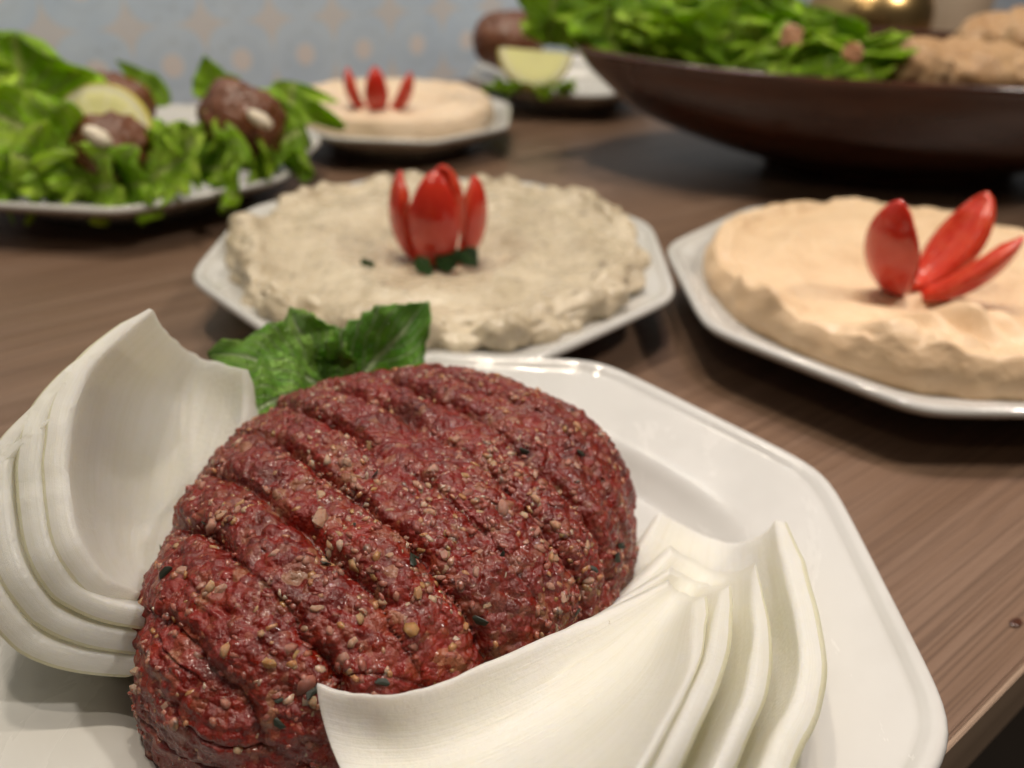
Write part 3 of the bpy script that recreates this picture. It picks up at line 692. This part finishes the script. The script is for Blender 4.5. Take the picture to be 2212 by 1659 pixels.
# parsley on the lumpy dip
for i, (a, b, wd, lab) in enumerate((((940, 570, .281), (1010, 545, .284), .010, 'small green parsley piece against the foot of the upright tomato'),
                                  ((1000, 540, .284), (1030, 575, .279), .009, 'dark green parsley piece beside the right foot of the upright tomato'),
                                  ((900, 555, .281), (935, 600, .272), .006, 'narrow dark parsley strand hanging into the hollow of the lumpy dip'),
                                  ((780, 580, .276), (812, 568, .276), .006, 'lone bright green parsley fleck on the lumpy dip'))):
    o = put_leaf('parsley_leaf', aty(*a), aty(*b), wd, (0, -.8, .6), PARS, None, 60+i, bend=.3, fold=.3, ruffle=.6, serr=.4, nu=16, nv=9)
    tag(o, lab, 'parsley', 'parsley pieces on the lumpy dip')

# ------------------------------------------------------------------ fried balls, lemon, seeds
def ball(name, label, cat, loc, r3, rot, mat, seed, amp=.0012, pts=0., group=None):
    bm = bmesh.new(); bmesh.ops.create_uvsphere(bm, u_segments=56, v_segments=36, radius=1)
    P = np.array([v.co[:] for v in bm.verts]); F = [tuple(v.index for v in f.verts) for f in bm.faces]; bm.free()
    n = P.copy(); P = P*np.array(r3)
    if pts: P[:, :2] *= (1-pts*np.abs(P[:, 0:1]/r3[0])**2)
    P = P+n*(amp*(fbm(P, 130, seed, 4)*1.3+.8*(.5-worley(P, 300, seed))))[:, None]
    o = link(name, mesh(name, P, F, mat), None, loc); o.rotation_euler = rot; return tag(o, label, cat, group)
FB = 'fried balls among the lettuce'
ball('fried_ball', 'brown fried ball with white sauce behind the tall right-hand lettuce', 'fried ball', aty(522, 264, .392), (.025, .017, .0175), (0, .45, -.2), FRIED, 3, .0026, .25, FB)
ball('fried_ball', 'brown fried ball under the lemon slice', 'fried ball', aty(243, 322, .365), (.021, .015, .0150), (0, .2, .3), FRIED, 5, .0026, .2, FB)
ball('fried_ball', 'brown fried ball behind the lemon slice, with one red seed on top', 'fried ball', aty(240, 225, .435), (.026, .017, .0150), (0, .05, .1), FRIED, 7, .0026, .2, FB)
ball('fried_ball', 'dark fried ball low down among the leaves at the foot of tall lettuce', 'fried ball', aty(30, 350, .375), (.016, .012, .011), (0, -.2, .2), FRIED, 8, .0013, .2, FB)
ball('fried_ball', 'round brown fried ball on the plate behind the brown bowl', 'fried ball', aty(1098, 86, .655), (.030, .022, .0195), (0, -.1, .1), FRIED, 9, .0022, .1, FB)
for i, (q, r, lab) in enumerate((((562, 258, .374), .006, 'white sauce dab on the fried ball beside the right-hand lettuce'), ((500, 282, .376), .005, 'small white sauce dab low on the right fried ball'),
                              ((213, 296, .350), .006, 'white sauce dab on the fried ball under the lemon'), ((345, 300, .375), .0035, 'tiny white crumb on the lettuce beside the lemon'))):
    ball('sauce_dab', lab, 'sauce', aty(*q), (r, r*.6, r*.55), (0, .6, 0), SAUCE, 20+i, .0008, 0, 'sauce dabs on the left salad')
for i, (q, lab) in enumerate((((226, 283, .372), 'red pomegranate seed on the lemon slice'), ((257, 212, .430), 'red pomegranate seed on top of the fried ball behind the lemon'))):
    ball('pomegranate_seed', lab, 'seed', aty(*q), (.0058, .0045, .0042), (0, .3, .4), POME, 30+i, .0003, .2, 'pomegranate seeds')
def lemon_half(label, loc, R, thick, rot, sweep=2*math.pi, group=None, a0=0.0):
    root = thing('lemon_slice', label, 'lemon', loc, group); root.rotation_euler = rot
    N = 40; V = []; uv = []; F = []
    for f in (0, .3, .6, .85, .97):
        for j in range(N+1):
            a = a0+j*sweep/N; V.append((R*f*math.cos(a), R*f*math.sin(a), thick*.5+.0006*math.cos(f*9))); uv.append((j/N, f))
    F = grid_faces(5, N+1)
    F2 = [tuple(len(V)+x for x in f[::-1]) for f in F]; V2 = [(x, y, -z) for x, y, z in V]
    link('flesh', mesh('flesh', V+V2, F+F2, LEMON, True, uv+uv), root)
    V = []
    for (f, z) in ((.96, .5), (1.0, .42), (1.03, .0), (1.0, -.42), (.96, -.5)):
        for j in range(N+1):
            a = a0+j*sweep/N; V.append((R*f*math.cos(a), R*f*math.sin(a), thick*z))
    link('rind', mesh('rind', V, grid_faces(5, N+1), RIND), root)
lemon_half('pale yellow lemon slice among the lettuce and fried balls', aty(225, 285, .385), .0215, .006, (math.radians(62), .05, .12))
lemon_half('pale green-yellow lemon wedge leaning on the plate behind the brown bowl', aty(1156, 114, .606), .0250, .010, (math.radians(62), math.radians(3), math.radians(2)), math.pi, None, math.pi)

# ------------------------------------------------------------------ lettuce on the left plate
LG = 'lettuce leaves on the left salad plate'
def lettuce(a, b, W, nh, seed, label, mat=LETT, **kw):
    rim = float(np.interp(a[0], [0, 300, 500, 655, 712], [452, 438, 400, 342, 298]))
    a = (a[0], min(a[1], rim-(36 if a[0] < 380 else 52)), a[2]+(.010 if a[0] < 380 else .018))
    k = dict(shape='lettuce', bend=.45, fold=.18, ruffle=1.0, nu=60, nv=31); k.update(kw)
    o = put_leaf('lettuce_leaf', aty(*a), aty(*b), W, nh, mat, None, seed, **k); return tag(o, label, 'lettuce', LG)
lettuce((60, 400, .375), (30, 75, .395), .062, (.2, -1, .3), 101, 'tallest ruffled lettuce leaf standing at the edge of the salad plate', bend=.25, ruffle=1.0)
lettuce((-90, 420, .370), (-110, 60, .390), .060, (.3, -1, .2), 102, 'ruffled lettuce leaf beside the tallest one', bend=.3)
lettuce((290, 415, .352), (-30, 235, .352), .044, (.1, -1, .55), 103, 'long lettuce leaf slanting across the foot of the tallest leaf', bend=-.25, ruffle=.7)
lettuce((230, 430, .345), (20, 330, .342), .036, (.1, -1, .6), 104, 'low lettuce leaf lying along the front rim of the salad plate', bend=.3)
lettuce((590, 395, .395), (640, 178, .430), .050, (-.5, -1, .2), 105, 'upright lettuce leaf at the right end of the salad plate', bend=.25)
lettuce((560, 385, .385), (660, 275, .405), .042, (-.1, -1, .6), 106, 'lettuce leaf spilling over the right corner of the salad plate')
for i, (a, b, wd) in enumerate((((330, 410, .362), (345, 290, .364), .024), ((380, 415, .360), (420, 290, .370), .034), ((450, 412, .366), (500, 305, .372), .036), ((520, 400, .374), (570, 300, .380), .034),
                             ((300, 425, .352), (400, 340, .350), .032), ((420, 425, .358), (520, 355, .358), .032), ((150, 435, .345), (80, 380, .340), .032), ((40, 440, .345), (-30, 370, .340), .034),
                             ((350, 400, .375), (290, 330, .368), .026), ((480, 390, .380), (440, 330, .372), .028), ((600, 380, .395), (560, 330, .382), .030), ((260, 435, .346), (330, 395, .340), .028),
                             ((110, 400, .360), (110, 300, .360), .030), ((160, 430, .352), (250, 400, .340), .030), ((340, 380, .385), (400, 290, .390), .024))):
    lettuce(a, b, wd*1.1, (random.uniform(-.4, .4), -1, random.uniform(.2, .8)), 120+i, 'short torn lettuce leaf along the front of the salad plate', mat=LETT if i % 3 else SALAD, ruffle=1.1, bend=random.uniform(-.1, .6), nu=40, nv=23)
for i, (a, b, wd, lab) in enumerate((((370, 225, .440), (252, 130, .440), .016, 'slim mint leaf rising above the lemon and fried ball'), ((470, 225, .430), (440, 118, .432), .022, 'broad mint leaf standing up over the right fried ball'),
                                  ((470, 205, .428), (520, 165, .424), .018, 'folded mint leaf beside the broad upright one'))):
    o = put_leaf('mint_leaf', aty(*a), aty(*b), wd, (.3, -1, .4), SALAD, None, 150+i, bend=.5, fold=.4, ruffle=.3, serr=.08); tag(o, lab, 'mint', 'mint leaves on the left salad plate')
# greens under the far fried ball
for i in range(9):
    x0 = 1055+i*22
    o = put_leaf('lettuce_leaf', aty(x0+random.uniform(-8, 8), 200, .598), aty(x0+random.uniform(-14, 14), random.uniform(176, 186), .590), .016, (random.uniform(-.3, .3), -1, .4), SALAD, None, 170+i, shape='lettuce', bend=.4, ruffle=1, nu=18, nv=13)
    tag(o, 'short green lettuce leaf under the lemon wedge behind the bowl', 'lettuce', 'lettuce under the far lemon wedge')

# ------------------------------------------------------------------ brown bowl with salad
BC = Vector((.2267, .5118, 0)); BA, BB, BH, BPH = .2000, .0950, .0650, .0238
def bowl():
    pr = catmull([(0, .002), (.30, .001), (.34, 0), (.38, .0005), (.42, .006), (.60, .016), (.80, .031), (.93, .050), (.985, .062), (1.0, .0650), (.995, .0672), (.975, .0672), (.96, .064), (.90, .050), (.77, .035), (.58, .021), (.35, .011), (0, .010)], 70)
    N = 160; V = []
    for f, z in pr:
        f = max(f, 0)
        for j in range(N):
            a = j*2*math.pi/N; u = BA*f*math.cos(a); v = BB*f*math.sin(a)
            V.append((u*math.cos(BPH)-v*math.sin(BPH), u*math.sin(BPH)+v*math.cos(BPH), z))
    o = link('salad_bowl', mesh('salad_bowl', V, grid_faces(len(pr), N, True), BOWL), None, (BC.x, BC.y, .0004)); tag(o, 'wide oval dark brown glazed bowl full of green salad', 'bowl')
bowl()
r = random.Random(4); cnt = 0
for i in range(170):
    # root inside the bowl, tip above its rim
    a = r.uniform(0, 2*math.pi); f = math.sqrt(r.random())*.88
    if math.sin(a) < -.2: f *= .76
    u = BA*f*math.cos(a); v = BB*f*math.sin(a)
    if u > -.025: continue
    p0 = BC+Vector((u, v, float(np.interp(f, [0, .5, .77, .9, 1], [.030, .034, .042, .058, .068]))+.008*r.random()))
    hgt = (.060+.030*(1-f)+.012*r.random())*(1-.42*min(1, max(0, (u+.12)/.09)))
    hgt *= 1-.35*max(0, f-.6)/.28
    tip = p0+Vector((u*.10*(f < .7)+r.uniform(-.016, .016), v*.10*(f < .7)+r.uniform(-.010, .012), hgt*r.uniform(.45, .80)))
    o = put_leaf('salad_leaf', p0, tip, r.uniform(.032, .052), (r.uniform(-.6, .6), -1, r.uniform(.0, .7)), SALAD if r.random() < .7 else LETT, None, 300+i, shape='round' if r.random() < .7 else 'lettuce', bend=r.uniform(-.2, .8), fold=.2, ruffle=r.uniform(.4, .9), nu=30, nv=21)
    tag(o, 'bright green salad leaf heaped in the middle of the brown bowl', 'salad leaf', 'salad leaves in the brown bowl'); cnt += 1
for i in range(22):                       # leaves leaning on the near rim
    x0 = 1185+i*35+r.uniform(-12, 12); ry = float(np.interp(x0, [1180, 1246, 1400, 1559, 1775, 1861, 2000], [98, 110, 138, 158, 178, 184, 192]))
    Y0 = float(np.interp(x0, [1180, 1246, 1559, 1775, 2000], [.505, .500, .455, .440, .438]))+r.uniform(0, .03)
    o = put_leaf('salad_leaf', aty(x0, ry-2, Y0), aty(x0+r.uniform(-34, 34), ry-r.uniform(75, 175)*(1 if x0 < 1640 else .55), Y0+r.uniform(-.008, .012)), r.uniform(.036, .054), (r.uniform(-.5, .5), -1, r.uniform(.0, .6)), SALAD if i % 3 else LETT, None, 600+i, shape='round' if i % 2 else 'lettuce', bend=r.uniform(-.2, .7), fold=.2, ruffle=r.uniform(.4, .9), nu=30, nv=21)
    tag(o, 'green salad leaf leaning over the near rim of the brown bowl', 'salad leaf', 'salad leaves along the bowl rim')
for i, (q, R) in enumerate((((1708, 76, .415), .0042), ((1843, 113, .415), .0038))):
    bm = bmesh.new(); bmesh.ops.create_cube(bm, size=2*R); bmesh.ops.bevel(bm, geom=bm.edges[:], offset=R*.35, segments=2, affect='EDGES')
    for vtx in bm.verts: vtx.co += Vector((r.uniform(-1, 1), r.uniform(-1, 1), r.uniform(-1, 1)))*R*.3
    me = bpy.data.meshes.new('bread_cube'); bm.to_mesh(me); bm.free(); me.materials.append(CRUMB)
    o = link('bread_cube', me, None, aty(*q)); o.rotation_euler = (r.random()*2, r.random()*2, r.random()*2)
    tag(o, ('larger pinkish toasted bread cube high on the bowl salad', 'smaller toasted bread cube low on the bowl salad beside the crisp bread')[i], 'bread', 'bread cubes on the bowl salad')
def bread(label, loc, r3, rot, seed):
    bm = bmesh.new(); bmesh.ops.create_uvsphere(bm, u_segments=64, v_segments=40, radius=1)
    P = np.array([v.co[:] for v in bm.verts]); F = [tuple(v.index for v in f.verts) for f in bm.faces]; bm.free()
    n = P.copy(); P = np.sign(P)*np.abs(P)**.85*np.array(r3); P = P+n*(.006*fbm(P, 55, seed, 3)-.003*np.exp(-(vnoise(P, 45, seed+4)/.12)**2)+.0014*fbm(P, 190, seed+1, 3))[:, None]
    o = link('bread_piece', mesh('bread_piece', P, F, BREAD), None, loc); o.rotation_euler = rot; return tag(o, label, 'bread', 'puffed bread pieces in the bowl')
bread('big puffed golden brown bread piece resting inside the bowl rim', aty(2090, 150, .480), (.040, .024, .0145), (.1, .04, .1), 2)
bread('crumpled golden bread piece behind the big puffed one', aty(2150, 78, .560), (.030, .018, .012), (.2, -.15, .2), 5)
bread('curled crisp bread piece at the end of the bowl', aty(2235, 110, .520), (.022, .016, .013), (.4, .3, .5), 8)
bread('small crisp bread piece tucked beside the salad leaves', aty(1990, 155, .455), (.020, .014, .014), (.1, .3, .2), 9)

o = ball('liquid_drop', 'small amber drop drying on the bare wood beside the meat plate', 'drop', at(2194, 1345, .0003), (.0020, .0012, .0006), (0, 0, .6), BOWL, 44, .0002)
# ------------------------------------------------------------------ brass pot and beige jar far behind
def lathe(name, prof, mat, parent, n=64, k=60):
    pr = catmull(prof, k); V = []
    for r_, z in pr:
        for j in range(n): V.append((max(r_, 0)*math.cos(j*2*math.pi/n), max(r_, 0)*math.sin(j*2*math.pi/n), z))
    return link(name, mesh(name, V, grid_faces(k, n, True), mat), parent)
pz = at(1890, 0, 0); p = aty(1885, -6, .80)
pot = thing('brass_pot', 'shiny rounded golden brass pot standing behind the salad bowl', 'pot', (p.x, p.y, 0))
lathe('body', [(0, .0), (.030, .0), (.033, .004), (.046, .022), (.053, .045), (.051, .066), (.040, .082), (.028, .088), (.029, .093), (.026, .094), (0, .090)], BRASS, pot)
lathe('lid', [(.0285, .0945), (.026, .099), (.014, .106), (.004, .109), (.005, .114), (.003, .118), (0, .119)], BRASS, pot, 48, 40)
p = aty(2040, 0, .86)
lathe_root = thing('beige_jar', 'plain beige round jar standing beside the brass pot', 'jar', (p.x, p.y, 0))
lathe('body', [(0, 0), (.036, 0), (.040, .004), (.042, .04), (.041, .085), (.036, .098), (.034, .104), (.032, .104), (.033, .096), (0, .09)], BEIGE, lathe_root)
